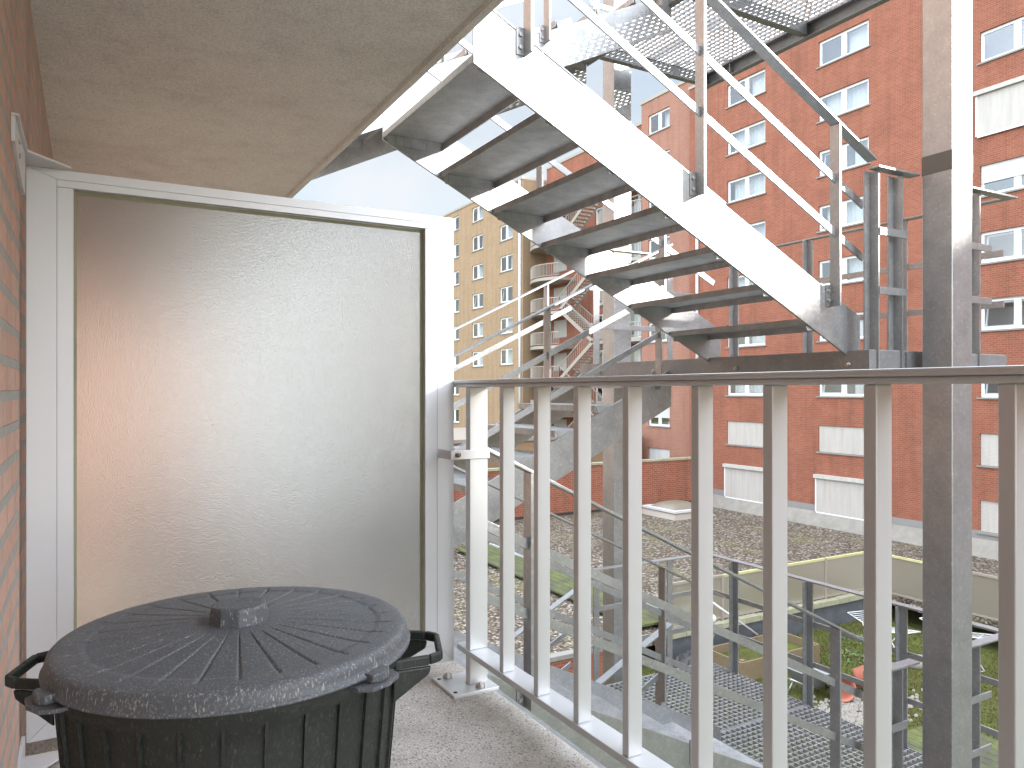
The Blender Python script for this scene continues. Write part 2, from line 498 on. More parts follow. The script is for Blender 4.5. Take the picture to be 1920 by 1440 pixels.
# gravel-covered flat roof round the sunken garden
b = MB()
b.box(2.0, 30.45, 15.75, 32.95, ZR - 0.3, ZR)
b.box(22.30, 30.45, -30, 15.75, ZR - 0.3, ZR)
tag(b.build('gravel_roof', 'gravel'), kind='structure')
b = MB()
b.prism([(30.45, ZR - 0.004), (31.05, -4.86), (31.05, ZR - 0.3), (30.45, ZR - 0.3)], 'y', -30, 33.0)
tag(b.build('roof_membrane', 'membrane'), kind='structure')

# ------------------------------------------------------------------ the near balcony
b = MB().box(-0.55, -0.153, -6.0, 2.34, -6.5, 13.0)
wall = b.build('brick_wall', 'brick_near')
tag(wall, 'salmon brick wall of the balcony, at the edge of the glass divider', 'wall')
b = MB().box(-0.55, -0.168, 2.36, 12.0, -6.5, 13.0)
b.build('wall_panel', 'brick_near', wall)
b = MB().box(-0.52, -0.172, 2.34, 2.36, -6.5, 13.0)
b.build('expansion_joint', 'sill', wall)

b = MB().box(-0.30, 1.268, -3.2, 9.0, -0.17, 0.0)
fl = b.build('balcony_floor', 'aggregate', None, 0.006)
tag(fl, 'speckled washed-aggregate balcony floor under the dustbin', 'balcony floor', kind='structure')
# soffit: slab above with drip groove near its outer edge
pr = [(-0.30, 2.39), (1.165, 2.39), (1.172, 2.408), (1.192, 2.408), (1.20, 2.39), (1.232, 2.392), (1.242, 2.402), (1.242, 2.585), (-0.30, 2.585)]
b = MB().prism(pr[::-1], 'y', -3.2, 9.0)
cl = b.build('balcony_ceiling', 'soffit')
tag(cl, 'grey-brown rendered underside of the balcony above', 'ceiling', kind='structure')

# railing of the balcony
YR0, YR1 = -0.4, 2.555
rl = thing('balcony_railing', 'light grey metal balcony railing with flat upright bars', 'railing', (1.22, 2.43, 0))
b = MB().box(1.175, 1.285, YR0, YR1, 1.0925, 1.106)
b.box(1.182, 1.278, YR0, YR1 - 0.01, 1.080, 1.092)
b.build('handrail', 'alu', rl, 0.004)
b = MB().box(1.19, 1.266, YR0, 2.53, 0.115, 0.136)
b.build('bottom_rail', 'alu', rl, 0.002)
ys = [2.182, 1.962, 1.745, 1.521, 1.269, 1.060, 0.832, 0.606, 0.38, 0.155, -0.07, -0.295]
for y in ys:
    b = MB().box(1.195, 1.240, y, y + 0.0255, 0.1365, 1.0795)
    b.build('baluster', 'alu', rl, 0.0025)
p = MB().box(1.195, 1.267, 2.4285, 2.4635, 0.1365, 1.0795).box(1.195, 1.267, 2.4285, 2.4635, 0.012, 0.1145).build('post', 'alu', rl, 0.0025)
b = MB().box(1.105, 1.283, 2.37, 2.56, 0.0, 0.012).build('base_plate', 'alu', rl, 0.002)
for x, y in ((1.155, 2.535), (1.22, 2.395)):
    MB().lathe([(0.0, 0.012), (0.016, 0.012), (0.017, 0.010), (0.017, 0.0), ], (x, y, 0.0125), 20).lathe([(0.0, 0.018), (0.008, 0.018), (0.009, 0.012)], (x, y, 0.0125), 6, 0, False).build('anchor_bolt', 'bolt', b)
for x, y in ((1.122, 2.535), (1.122, 2.395)):
    MB().lathe([(0.0, 0.0015), (0.0065, 0.0015), (0.0075, 0.0003)], (x, y, 0.0122), 16).build('bolt_hole', 'black', b)

# end wall of the next balcony, seen blurred through the frosted glass
ew = MB().box(-0.166, 0.62, 6.0, 6.2, 0.001, 2.389).build('brick_wall', 'brick_near_x')
tag(ew, 'brick wall at the end of the next balcony, blurred behind the frosted glass', 'wall')
# glass divider
YD = 2.53
dv = thing('glass_divider', 'frosted glass privacy screen in a white metal frame across the balcony', 'privacy screen', (0.5, YD, 0.07))
X0, X1, Z0, Z1 = -0.149, 1.178, 0.072, 1.703
xi0, xi1, zi0, zi1 = -0.075, 1.112, 0.140, 1.675
f = MB()
D2 = YD + 0.055
e = 0.0007                                   # mitred corners with a hairline joint
q0, q1, r0, r1 = xi0 - e, xi1 + e, zi0 - e, zi1 + e
f.prism([(X0, Z0 + e), (q0, r0 + e), (q0, r1 - e), (X0, Z1 - e)], 'y', YD, D2)
f.prism([(X1, Z0 + e), (X1, Z1 - e), (q1, r1 - e), (q1, r0 + e)], 'y', YD, D2)
f.prism([(X0 + e, Z1), (q0 + e, r1), (q1 - e, r1), (X1 - e, Z1)], 'y', YD, D2)
f.prism([(X0 + e, Z0), (X1 - e, Z0), (q1 - e, r0), (q0 + e, r0)], 'y', YD, D2)
fr = f.build('frame', 'alu_white', dv)
f = MB()
f.box(xi0, -0.034, YD + 0.0005, YD + 0.026, zi0, zi1 - 0.022)
f.box(1.066, xi1, YD + 0.0005, YD + 0.026, zi0, zi1 - 0.022)
f.box(xi0, xi1, YD + 0.0005, YD + 0.026, zi1 - 0.0212, zi1)
f.box(-0.0335, 1.0655, YD + 0.0005, YD + 0.026, zi0, zi0 + 0.022)
f.build('glazing_bead', 'alu_white', fr, 0.001)
MB().box(-0.05, 1.085, YD + 0.030, YD + 0.036, zi0 + 0.005, zi1 - 0.005).build('glass_pane', 'frost', dv)
f = MB()
f.box(-0.036, -0.026, YD + 0.0262, YD + 0.0292, zi0 + 0.022, zi1 - 0.0215)
f.box(1.056, 1.067, YD + 0.0262, YD + 0.0292, zi0 + 0.022, zi1 - 0.0215)
f.box(-0.0259, 1.0559, YD + 0.0262, YD + 0.0292, zi1 - 0.033, zi1 - 0.022)
f.build('gasket', 'stone', dv)
def wall_bracket(name, z, up):
    h = MB().prism([(-0.1525, 2.08), (-0.1525, 2.528), (-0.04, 2.528), (-0.04, 2.505), (-0.137, 2.385), (-0.137, 2.08)], 'z', z, z + 0.006)
    o = h.build(name, 'alu_white', dv, 0.001)
    zz = (z - 0.001, z - 0.11) if up else (z + 0.007, z + 0.11)
    MB().prism([(2.08, zz[0]), (2.08, z - (0.06 if up else -0.06)), (2.33, zz[1]), (2.41, zz[1]), (2.41, zz[0])], 'x', -0.1525, -0.1445).build('wall_plate', 'alu_white', o)
    for y, q in ((2.19, 0.03), (2.20, 0.062)):
        MB().tube([(-0.1446, y, z - q if up else z + q), (-0.1405, y, z - q if up else z + q)], 0.006, 10).build('screw', 'bolt', o)
    return o
wall_bracket('bracket', Z1 + 0.001, True)
wall_bracket('bracket', 0.03, False)
cl_ = MB().box(1.118, 1.272, 2.422, 2.4275, 0.823, 0.855).box(1.118, 1.123, 2.4278, 2.529, 0.823, 0.855).build('clip', 'alu_white', dv, 0.001)
MB().lathe([(0.0, 0.012), (0.007, 0.012), (0.008, 0.010), (0.008, 0.0)], (0, 0, 0), 8).build('clip_bolt', 'rust', cl_)
o = bpy.data.objects['clip_bolt']; o.rotation_euler = (math.radians(90), 0, 0)
o.location = Vector((1.142, 2.4215, 0.839)) - dv.location
for v in o.data.vertices: v.co += dv.location
MB().box(1.134, 1.156, 2.4212, 2.4218, 0.833, 0.845).build('slot', 'black', cl_)

# ------------------------------------------------------------------ dustbin
BX, BY = 0.212, 1.267
bn = thing('dustbin', 'round black plastic dustbin with dusty ribbed lid beside the brick wall', 'dustbin', (BX, BY, 0))
NSEG, NG = 672, 28
prof = [(0.2685, 0.6605), (0.2715, 0.6612), (0.2718, 0.6635), (0.2695, 0.6655), (0.2670, 0.6665), (0.2664, 0.677), (0.2648, 0.6835), (0.2610, 0.6875), (0.2550, 0.6892), (0.2460, 0.6898), (0.2350, 0.6903), (0.2325, 0.6904), (0.2250, 0.6907), (0.2185, 0.6908), (0.2165, 0.6898), (0.2130, 0.6899), (0.200, 0.6912), (0.16, 0.6945), (0.12, 0.698), (0.09, 0.7005), (0.085, 0.7009), (0.072, 0.702), (0.062, 0.7025), (0.052, 0.703), (0.0, 0.7035)]
vs, fs = [], []
for r, z in prof:
    for k in range(NSEG):
        a = 2 * math.pi * k / NSEG
        q = (k % (NSEG // NG))
        g = 0.0
        if 0.080 < r < 0.2335: g = 0.0030 if q == 0 else (0.0012 if q in (1, NSEG // NG - 1) else 0)
        vs.append((BX + r * math.cos(a + 0.06), BY + r * math.sin(a + 0.06), z - g))
for i in range(len(prof) - 1):
    for k in range(NSEG):
        fs.append((i * NSEG + k, i * NSEG + (k + 1) % NSEG, (i + 1) * NSEG + (k + 1) % NSEG, (i + 1) * NSEG + k))
lid = MB().add(vs, fs, True).build('lid', 'lid', bn)
kb = MB().lathe([(0.0475, 0.701), (0.0438, 0.725), (0.0415, 0.729), (0.036, 0.7298), (0.0, 0.7292)], (BX, BY, 0), 10, 0.15, False)
kb.build('knob', 'lid', lid, 0.0015)
# body
def rr(z): return 0.195 + (0.252 - 0.195) * z / 0.655
prof = []
vs, fs = [], []
NB, NR = 240, 24
zs = [0.0, 0.01, 0.03, 0.15, 0.3, 0.45, 0.6, 0.63, 0.645, 0.655, 0.66]
for z in zs:
    for k in range(NB):
        a = 2 * math.pi * k / NB
        q = k % (NB // NR)
        r = rr(z) + (0.010 if z >= 0.645 else 0)
        vs.append((BX + r * math.cos(a), BY + r * math.sin(a), z))
for i in range(len(zs) - 1):
    for k in range(NB):
        fs.append((i * NB + k, i * NB + (k + 1) % NB, (i + 1) * NB + (k + 1) % NB, (i + 1) * NB + k))
fs.append(list(range(NB))[::-1])
bd = MB().add(vs, fs, True)
for k in range(30):                       # narrow upright ribs moulded on the side
    a_ = 2 * math.pi * (k + 0.35) / 30
    d_ = Vector((math.cos(a_), math.sin(a_), 0))
    bd.bar(Vector((BX, BY, 0.012)) + d_ * (rr(0.012) + 0.0005), Vector((BX, BY, 0.643)) + d_ * (rr(0.643) + 0.0005), 0.0045, 0.0085, d_)
bd.build('body', 'bin', bn)
def bin_handle(ang):
    d = Vector((math.cos(ang), math.sin(ang), 0)); t = Vector((-d.y, d.x, 0)); c = Vector((BX, BY, 0.642))
    m = MB()
    P = [(0.245, 0.075), (0.300, 0.060), (0.318, 0.045), (0.318, -0.045), (0.300, -0.060), (0.245, -0.075)]
    pts = [c + d * a_ + t * b_ for a_, b_ in P]
    for i in range(5):
        m.bar(pts[i], pts[i + 1], 0.0095, 0.0155)
    for sgn in (1, -1):        # tapering web below the grip
        q = [c + d * 0.245 + t * sgn * 0.075 + Vector((0, 0, -0.009)), c + d * 0.303 + t * sgn * 0.06 + Vector((0, 0, -0.009)), c + d * 0.300 + t * sgn * 0.06 + Vector((0, 0, -0.022)), c + d * 0.242 + t * sgn * 0.075 + Vector((0, 0, -0.06))]
        w = t * 0.004
        m.add([x - w for x in q] + [x + w for x in q], [(3, 2, 1, 0), (4, 5, 6, 7), (0, 1, 5, 4), (1, 2, 6, 5), (2, 3, 7, 6), (3, 0, 4, 7)])
    m.build('handle', 'bin', bn, 0.003)
HA = math.atan2(1.16 - BY, 0.505 - BX)
bin_handle(HA); bin_handle(HA + math.pi)
def bin_clip(ang):
    d = Vector((math.cos(ang), math.sin(ang), 0)); t = Vector((-d.y, d.x, 0)); c = Vector((BX, BY, 0.652))
    P = [(0.24, 0.042), (0.272, 0.042), (0.290, 0.030), (0.296, 0.0), (0.290, -0.030), (0.272, -0.042), (0.24, -0.042)]
    m = MB(); q = [c + d * a_ + t * b_ for a_, b_ in P]; n = len(q); w = Vector((0, 0, 0.003))
    m.add([x - w for x in q] + [x + w for x in q], [list(range(n)), [i + n for i in range(n)][::-1]] + [((i + 1) % n, i, i + n, (i + 1) % n + n) for i in range(n)])
    o = m.build('clip_plate', 'lid', bn, 0.001)
    P = [(0.262, 0.020), (0.280, 0.020), (0.287, 0.008), (0.287, -0.008), (0.280, -0.020), (0.262, -0.020)]
    m = MB(); q = [c + d * a_ + t * b_ + Vector((0, 0, 0.0032)) for a_, b_ in P]; n = len(q); w = Vector((0, 0, 0.013))
    m.add(q + [x + w for x in q], [list(range(n)), [i + n for i in range(n)][::-1]] + [((i + 1) % n, i, i + n, (i + 1) % n + n) for i in range(n)])
    m.build('clip_stud', 'lid', o, 0.002)
bin_clip(math.atan2(1.185 - BY, -0.045 - BX)); bin_clip(math.atan2(1.045 - BY, 0.36 - BX))

# ------------------------------------------------------------------ steel escape stair
HF = 2.622                     # storey height
SL = 0.489                     # pitch of the flights
def line_A(x): return 2.604 - SL * (x - 1.31)          # top edge of the stringers
def line_B(x): return 0.905 + SL * (x - 2.92)
SD = 0.262

def flight(kind, label, zoff):
    A = kind == 'A'
    yn, yf = (2.63, 3.66) if A else (4.05, 5.08)
    line = line_A if A else line_B
    xe = 3.64 if A else 3.56
    root = thing('stair_flight', label, 'stair flight', (1.31, yn, zoff + (line(3.6) if A else line(1.31)) - SD), 'galvanised stair flights')
    def Z(z): return z + zoff
    for y in (yn, yf):
        t0, t1 = Z(line(1.31)), Z(line(xe))
        if A: poly = [(1.31, t0 - SD), (1.31, t0), (xe, t1), (xe, t1 - SD)]
        else: poly = [(1.19, t0 - SD - 0.12 * SL), (1.19, t0 - 0.12 * SL), (xe, t1), (xe, t1 - SD)] if y == yf else [(1.31, t0 - SD), (1.31, t0), (xe, t1), (xe, t1 - SD)]
        MB().prism(poly, 'y', y, y + 0.012).build('stringer', 'galv', root, 0.0015)
    for i in range(7):
        if A:
            x0 = 1.31 + 0.316 * i; x1 = x0 + 0.335; z = Z(1.28 + 0.157 * (7 - i)); lip = (x1 - 0.006, x1); back = (x0, x0 + 0.006)
        else:
            x0 = 3.55 - 0.316 * (i + 1); x1 = x0 + 0.335; z = Z(1.28 - 0.157 * (i + 1)); lip = (x0, x0 + 0.006); back = (x1 - 0.006, x1)
        m = MB()
        m.box(x0, x1, yn + 0.013, yf - 0.001, z - 0.007, z)
        m.box(lip[0], lip[1], yn + 0.013, yf - 0.001, z - 0.042, z - 0.0072)
        m.box(back[0], back[1], yn + 0.013, yf - 0.001, z - 0.030, z - 0.0072)
        for ya, yb in ((yn + 0.0125, yn + 0.0185), (yf - 0.0185 + 0.012, yf - 0.0005)):   # end plates on the stringers
            m.prism([(x0 + 0.008, z - 0.008), (x1 - 0.008, z - 0.008), (x1 - 0.03, z - 0.06), (x0 + 0.03, z - 0.06)], 'y', ya + 0.0006, yb)
        m.build('tread', 'checker', root)
    # guards on both sides
    for side, y in ((-1, yn - 0.031), (1, yf + 0.043)):
        xs = (1.54, 2.46, 3.40) if (A and side < 0) else ((1.36, 2.27, 3.18) if A else ((1.60, 2.52, 3.42) if side < 0 else (1.44, 2.30, 3.20)))
        xa, xb = 1.33, (3.70 if A else 3.52)
        for h, w, hh, nm in ((0.875, 0.060, 0.011, 'handrail'), (0.581, 0.010, 0.038, 'mid_rail'), (0.301, 0.010, 0.038, 'mid_rail')):
            e = xb if nm == 'handrail' else xb - 0.08
            MB().bar((xa, y, Z(line(xa)) + h), (e, y, Z(line(e)) + h), w, hh).build(nm, 'galv', root, 0.001)
        for x in xs:
            x = min(x, xe - 0.1)
            zb, zt = Z(line(x)) - 0.075, Z(line(x)) + 0.868
            m = MB().box(x - 0.006, x + 0.006, y - 0.030, y + 0.030, zb, zt)
            m.box(x - 0.040, x - 0.0062, y + side * -0.030 - 0.004, y + side * -0.030 + 0.004, zb + 0.0, zb + 0.11)
            pst = m.build('post', 'galv', root)
            for q in (0.03, 0.08):
                ys_ = y - side * 0.030 + side * 0.004
                MB().tube([(x - 0.023, ys_, zb + q), (x - 0.023, ys_ + side * 0.008, zb + q)], 0.009, 6).build('bolt', 'bolt', pst)
    return root
fA = flight('A', 'galvanised stair flight with grey treads seen from below, rising towards the balcony above', 0.0)
fC = flight('A', 'galvanised stair flight going down to the grating landing below the balcony rail', -HF)
fB = flight('B', 'galvanised stair flight behind the railing, rising away to the landing level with the handrail', 0.0)
fB2 = flight('B', 'galvanised stair flight overhead, rising to the topmost grating landing', HF)
fB3 = flight('B', 'lowest galvanised stair flight, under the one going down to the grating landing', -HF)

XL0, XL1, YL0, YL1 = 3.535, 4.83, 2.50, 5.00
gr_m = None
def landing(label, z):
    global gr_m
    root = thing('stair_landing', label, 'stair landing', (XL0, YL0, z - 0.14), 'steel stair landings')
    zt = z - 0.002
    ch = []
    # channels round the edge: web plus flanges
    def chan(nm, pts):
        m = MB()
        for bx in pts: m.box(*bx)
        return m.build(nm, 'galv_dark', root, 0.001)
    for xw, sg in ((XL0, 1), (XL1, -1)):
        x0, x1 = sorted((xw, xw + sg * 0.007)); f0, f1 = sorted((xw + sg * 0.0072, xw + sg * 0.055))
        o = chan('edge_beam', [(x0, x1, YL0 + 0.0078, YL1 + 0.14, z - 0.145, zt), (f0, f1, YL0 + 0.0605, YL1 + 0.10, z - 0.145, z - 0.137), (f0, f1, YL0 + 0.0605, YL1 + 0.10, z - 0.040, z - 0.0325)])
        for y in (2.62, 3.42, 4.2, 4.86):
            MB().tube([(xw, y, z - 0.075), (xw - sg * 0.014, y, z - 0.075)], 0.013, 6).tube([(xw - sg * 0.014, y, z - 0.075), (xw - sg * 0.022, y, z - 0.075)], 0.008, 8).build('bolt', 'bolt', o)
    for yw, sg in ((YL0, 1), (YL1, -1)):
        y0, y1 = sorted((yw, yw + sg * 0.007)); f0, f1 = sorted((yw + sg * 0.0072, yw + sg * 0.055))
        chan('edge_beam', [(XL0, XL1, y0, y1, z - 0.145, zt), (XL0 + 0.06, XL1 - 0.06, f0, f1, z - 0.145, z - 0.137)])
    chan('cross_beam', [(XL0 + 0.056, XL1 - 0.056, 3.90, 3.96, z - 0.125, z - 0.033)])
    if gr_m is None:
        gm = MB(); n = 0
        for ya, yb in ((YL0 + 0.010, 3.925), (3.935, YL1 - 0.010)):
            xa, xb = XL0 + 0.010, XL1 - 0.010
            for k in range(int((xb - xa) / 0.050) + 1):
                x = xa + k * 0.050
                gm.box(x, x + 0.003, ya, yb, -0.020, 0.0)
            for k in range(int((yb - ya) / 0.050) + 1):
                y = ya + k * 0.050
                gm.box(xa, xb, y, y + 0.0028, -0.018, -0.0012)
            for y in (ya, yb - 0.003): gm.box(xa, xb, y, y + 0.0035, -0.030, 0.0008)
        for i in range(len(gm.v)): gm.v[i] = gm.v[i] + Vector((0, 0, z))
        g = gm.build('grating', 'galv_grate', root); gr_m = g
    else:
        g = gr_m.copy(); C.objects.link(g); g.parent = root
    # guard rails
    def rail(a, b_, mid=None):
        for h, w, hh, nm in ((0.945, 0.062, 0.011, 'handrail'), (0.62, 0.010, 0.040, 'mid_rail'), (0.31, 0.010, 0.040, 'mid_rail')):
            if mid and nm == 'mid_rail': a, b_ = (mid[0], a[1]), (mid[1], b_[1])
            MB().bar((a[0], a[1], z + h), (b_[0], b_[1], z + h), w, hh).build(nm, 'galv', root, 0.001)
    yn, yf, xf = YL0 - 0.012, YL1 + 0.03, XL1 + 0.012
    rail((3.555, yn), (3.90, yn), (3.60, 3.83)); rail((4.08, yn), (xf + 0.031, yn), (4.08, 4.64))
    rail((xf, yn + 0.033), (xf, yf - 0.033)); rail((3.555, yf), (xf + 0.031, yf))
    def post(x, y, dx, dy):
        m = MB().box(x - 0.028, x + 0.028, y - 0.008, y + 0.003, z - 0.12, z + 0.938) if dx else MB().box(x - 0.005, x + 0.005, y - 0.028, y + 0.028, z - 0.12, z + 0.938)
        if dx: m.box(x + 0.022, x + 0.028, y + 0.0052, y + 0.058, z - 0.12, z + 0.938)
        else: m.box(x - 0.05, x - 0.0052, y + 0.020, y + 0.028, z - 0.12, z + 0.938)
        m.build('post', 'galv', root)
    post(3.60, yn + 0.030, 0, 1); post(3.80, yn + 0.030, 0, 1); post(4.53, yn + 0.030, 0, 1)
    post(xf - 0.012, 3.16, 0, 1); post(xf - 0.012, 4.68, 0, 1); post(xf - 0.012, 3.92, 0, 1)
    post(3.62, yf, 1, 0); post(4.40, yf, 1, 0)
    for xx in (3.858, 4.098):
        MB().box(xx - 0.02, xx + 0.02, YL0 - 0.0085, YL0 - 0.0005, z - 0.15, z - 0.01).build('splice_plate', 'galv', root)
    return root
landing('galvanised landing with guard rails standing level with the balcony handrail', 1.28)
landing('topmost landing, its grating seen from below against the sky', 1.28 + HF)
landing('lowest landing, its grating floor seen from above through the balcony rail', 1.28 - HF)

def column(x0, x1, y0, y1, label):
    m = MB().box(x0, x1, y0, y1, ZG - 0.05, 7.6)
    o = m.build('steel_column', 'galv', None, 0.004)
    tag(o, label, 'column', 'steel stair columns')
    MB().box(x0 - 0.08, x1 + 0.08, y0 - 0.08, y1 + 0.08, ZG + 0.0, ZG + 0.02).build('foot_plate', 'galv', o)
    jb = MB().box(x0 - 0.002, x1 + 0.002, y0 - 0.002, y1 + 0.002, 2.215, 2.315)
    jb.build('joint_band', 'joint', o)
    return o
column(3.90, 4.085, 2.285, 2.445, 'thick square galvanised column in front of the stair landing')
column(3.90, 4.085, 5.16, 5.32, 'square galvanised column behind the stair, half hidden by treads')
# beams along the balcony edges that carry the upper ends of the flights
for z, lb in ((0.0, 'galvanised channel along the edge of the balcony floor'),):
    m = MB().box(1.272, 1.280, 0.4 if z == 0 else 2.55, 5.1, z - 0.19, z - 0.02).box(1.2802, 1.306, 0.4 if z == 0 else 2.55, 5.1, z - 0.028, z - 0.02).box(1.2802, 1.306, 0.4 if z == 0 else 2.55, 5.1, z - 0.19, z - 0.182)
    tag(m.build('edge_channel', 'galv'), lb, 'steel channel')

# ------------------------------------------------------------------ buildings across the court
def facade(name, mat, parent, x, y0, y1, z0, z1, holes, depth=0.13):
    ysl = sorted({y0, y1, *[h[0] for h in holes], *[h[1] for h in holes]})
    zsl = sorted({z0, z1, *[h[2] for h in holes], *[h[3] for h in holes]})
    m = MB()
    for i in range(len(ysl) - 1):
        for j in range(len(zsl) - 1):
            yc, zc = (ysl[i] + ysl[i + 1]) / 2, (zsl[j] + zsl[j + 1]) / 2
            if any(h[0] < yc < h[1] and h[2] < zc < h[3] for h in holes): continue
            m.add([(x, ysl[i], zsl[j]), (x, ysl[i], zsl[j + 1]), (x, ysl[i + 1], zsl[j + 1]), (x, ysl[i + 1], zsl[j])], [(0, 1, 2, 3)])
    for a, b_, c, d in holes:
        X = x + depth
        m.add([(x, a, c), (X, a, c), (X, a, d), (x, a, d)], [(0, 1, 2, 3)])
        m.add([(x, b_, c), (x, b_, d), (X, b_, d), (X, b_, c)], [(0, 1, 2, 3)])
        m.add([(x, a, c), (x, b_, c), (X, b_, c), (X, a, c)], [(0, 1, 2, 3)])
        m.add([(x, a, d), (X, a, d), (X, b_, d), (x, b_, d)], [(0, 1, 2, 3)])
    return m.build(name, mat, parent)

def window(parent, x, a, b_, c, d, kind, rnd, panes=2):
    """white frame in the opening (part) with pane, curtain, shutter and sill (sub-parts)"""
    X = x + 0.10; w = 0.11
    m = MB()
    m.box(X, X + 0.06, a, a + w, c, d); m.box(X, X + 0.06, b_ - w, b_, c, d)
    m.box(X, X + 0.06, a + w, b_ - w, d - w, d); m.box(X, X + 0.06, a + w, b_ - w, c, c + w)
    mid = (a + b_) / 2
    if panes == 2: m.box(X - 0.004, X + 0.056, mid - 0.13, mid + 0.13, c + w, d - w)
    fr_ = m.build('window', 'white', parent)
    sl = MB().box(x - 0.06, x + 0.10, a - 0.10, b_ + 0.10, c - 0.07, c - 0.001)
    sl.build('sill', 'sill', fr_)
    if kind == 'shut':
        MB().box(X - 0.05, X - 0.035, a + 0.01, b_ - 0.01, c + 0.005, d - 0.005).build('shutter', 'shutter', fr_)
        return fr_
    if kind == 'boxshut':
        MB().box(x - 0.10, x - 0.05, a - 0.05, b_ + 0.05, c - 0.25, d + 0.12).build('shutter', 'shutter', fr_)
        MB().box(x - 0.22, x + 0.02, a - 0.14, b_ + 0.14, d + 0.125, d + 0.30).build('shutter_box', 'box', fr_)
        m = MB().box(x - 0.105, x - 0.045, a - 0.12, a - 0.052, c - 0.25, d + 0.12).box(x - 0.105, x - 0.045, b_ + 0.052, b_ + 0.12, c - 0.25, d + 0.12).box(x - 0.106, x - 0.045, a - 0.051, b_ + 0.051, c - 0.32, c - 0.252)
        m.build('guide_rail', 'white', fr_)
        return fr_
    sash = [(a + w, mid - 0.13), (mid + 0.13, b_ - w)] if panes == 2 else [(a + w, b_ - w)]
    for i, (p, q) in enumerate(sash):
        MB().box(X + 0.03, X + 0.035, p, q, c + w, d - w).build('pane', 'pane', fr_)
    if kind == 'tilt':           # one sash tipped inwards at the top
        p, q = sash[1]
        m = MB(); t = 0.16
        for (u0, u1, v0, v1) in ((p, p + 0.06, c + w, d - w), (q - 0.06, q, c + w, d - w), (p + 0.06, q - 0.06, c + w, c + w + 0.06), (p + 0.06, q - 0.06, d - w - 0.06, d - w)):
            hgt = d - c - 2 * w
            f0, f1 = (v0 - c - w) / hgt * t, (v1 - c - w) / hgt * t
            m.add([(X + 0.07 + f0, u0, v0), (X + 0.07 + f0, u1, v0), (X + 0.07 + f1, u1, v1), (X + 0.07 + f1, u0, v1), (X + 0.11 + f0, u0, v0), (X + 0.11 + f0, u1, v0), (X + 0.11 + f1, u1, v1), (X + 0.11 + f1, u0, v1)],
                  [(0, 3, 2, 1), (4, 5, 6, 7), (0, 1, 5, 4), (2, 3, 7, 6), (1, 2, 6, 5), (3, 0, 4, 7)])
        m.build('tilted_sash', 'white', fr_)
    if kind == 'blind':
        MB().box(X - 0.03, X - 0.015, a + 0.03, b_ - 0.03, c + (d - c) * 0.42, d - 0.01).build('shutter', 'shutter_white', fr_)
    # curtain: a pleated sheet behind the panes
    if kind in ('curtain', 'tilt', 'half', 'blind'):
        n = 36; vs_, fs_ = [], []
        y0_, y1_ = a + w, b_ - w
        if kind == 'half': y1_ = mid
        if kind in ('tilt', 'blind'): y0_, y1_ = a + w, mid - 0.3
        zz0 = c + w * 0.5
        for i in range(n + 1):
            yy = y0_ + (y1_ - y0_) * i / n
            xx = X + 0.42 + 0.035 * math.sin(i * 1.9 + rnd.random() * 0.9)
            vs_ += [(xx, yy, zz0), (xx, yy, d)]
        fs_ = [(2 * i, 2 * i + 1, 2 * i + 3, 2 * i + 2) for i in range(n)]
        MB().add(vs_, fs_, True).build('curtain', 'curtain', fr_)
    return fr_

def room_box(parent, x, y0, y1, z0, z1):
    m = MB().box(x, x + 0.05, y0, y1, z0, z1)
    return m.build('back_wall', 'dark_room', parent)

def row_tops(n=9): return [18.02 - 2.67 * k for k in range(n)]
rnd = random.Random(11)
XF = 31.1
# main red block
red = thing('apartment_block', 'tall red brick apartment block with rows of wide white windows, nearest across the court', 'building', (XF, 14, ZG))
holes, wins = [], []
kinds2 = ['half', 'curtain', 'tilt', 'curtain', 'half', 'curtain', 'tilt', 'shut', 'boxshut']
kinds1 = ['half', 'curtain', 'curtain', 'curtain', 'curtain', 'half', 'curtain', 'shut', 'boxshut']
kinds3 = ['curtain', 'half', 'boxshut', 'blind', 'tilt', 'tilt', 'tilt', 'shut', 'shut']
for (yc, kk) in ((29.42, kinds1), (23.39, kinds2), (15.75, kinds3), (9.6, kinds1), (3.6, kinds2)):
    for k, t_ in enumerate(row_tops()):
        h = 1.23 if k < 7 else 1.27
        hole = (yc - 1.355, yc + 1.355, t_ - h, t_)
        holes.append(hole); wins.append((hole, kk[k]))
facade('wall', 'brick_red', red, XF, -12.0, 33.78, -4.55, 18.82, holes)
MB().box(XF - 0.0015, XF + 0.3, -12.0, 33.78, -5.6, -4.555).build('plinth', 'plinth', red)
for hole, kd in wins: window(red, XF, *hole, kd, rnd)
room_box(red, XF + 1.4, -12.0, 33.5, -5.5, 18.7)
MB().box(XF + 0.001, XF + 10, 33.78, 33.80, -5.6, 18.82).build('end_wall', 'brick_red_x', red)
MB().box(XF - 0.05, XF + 10, -12.0, 33.85, 18.822, 18.98).build('roof', 'zinc', red)
MB().tube([(XF - 0.10, 33.05, -5.0), (XF - 0.10, 33.05, 18.8)], 0.09, 12).build('drainpipe', 'pipe', red)
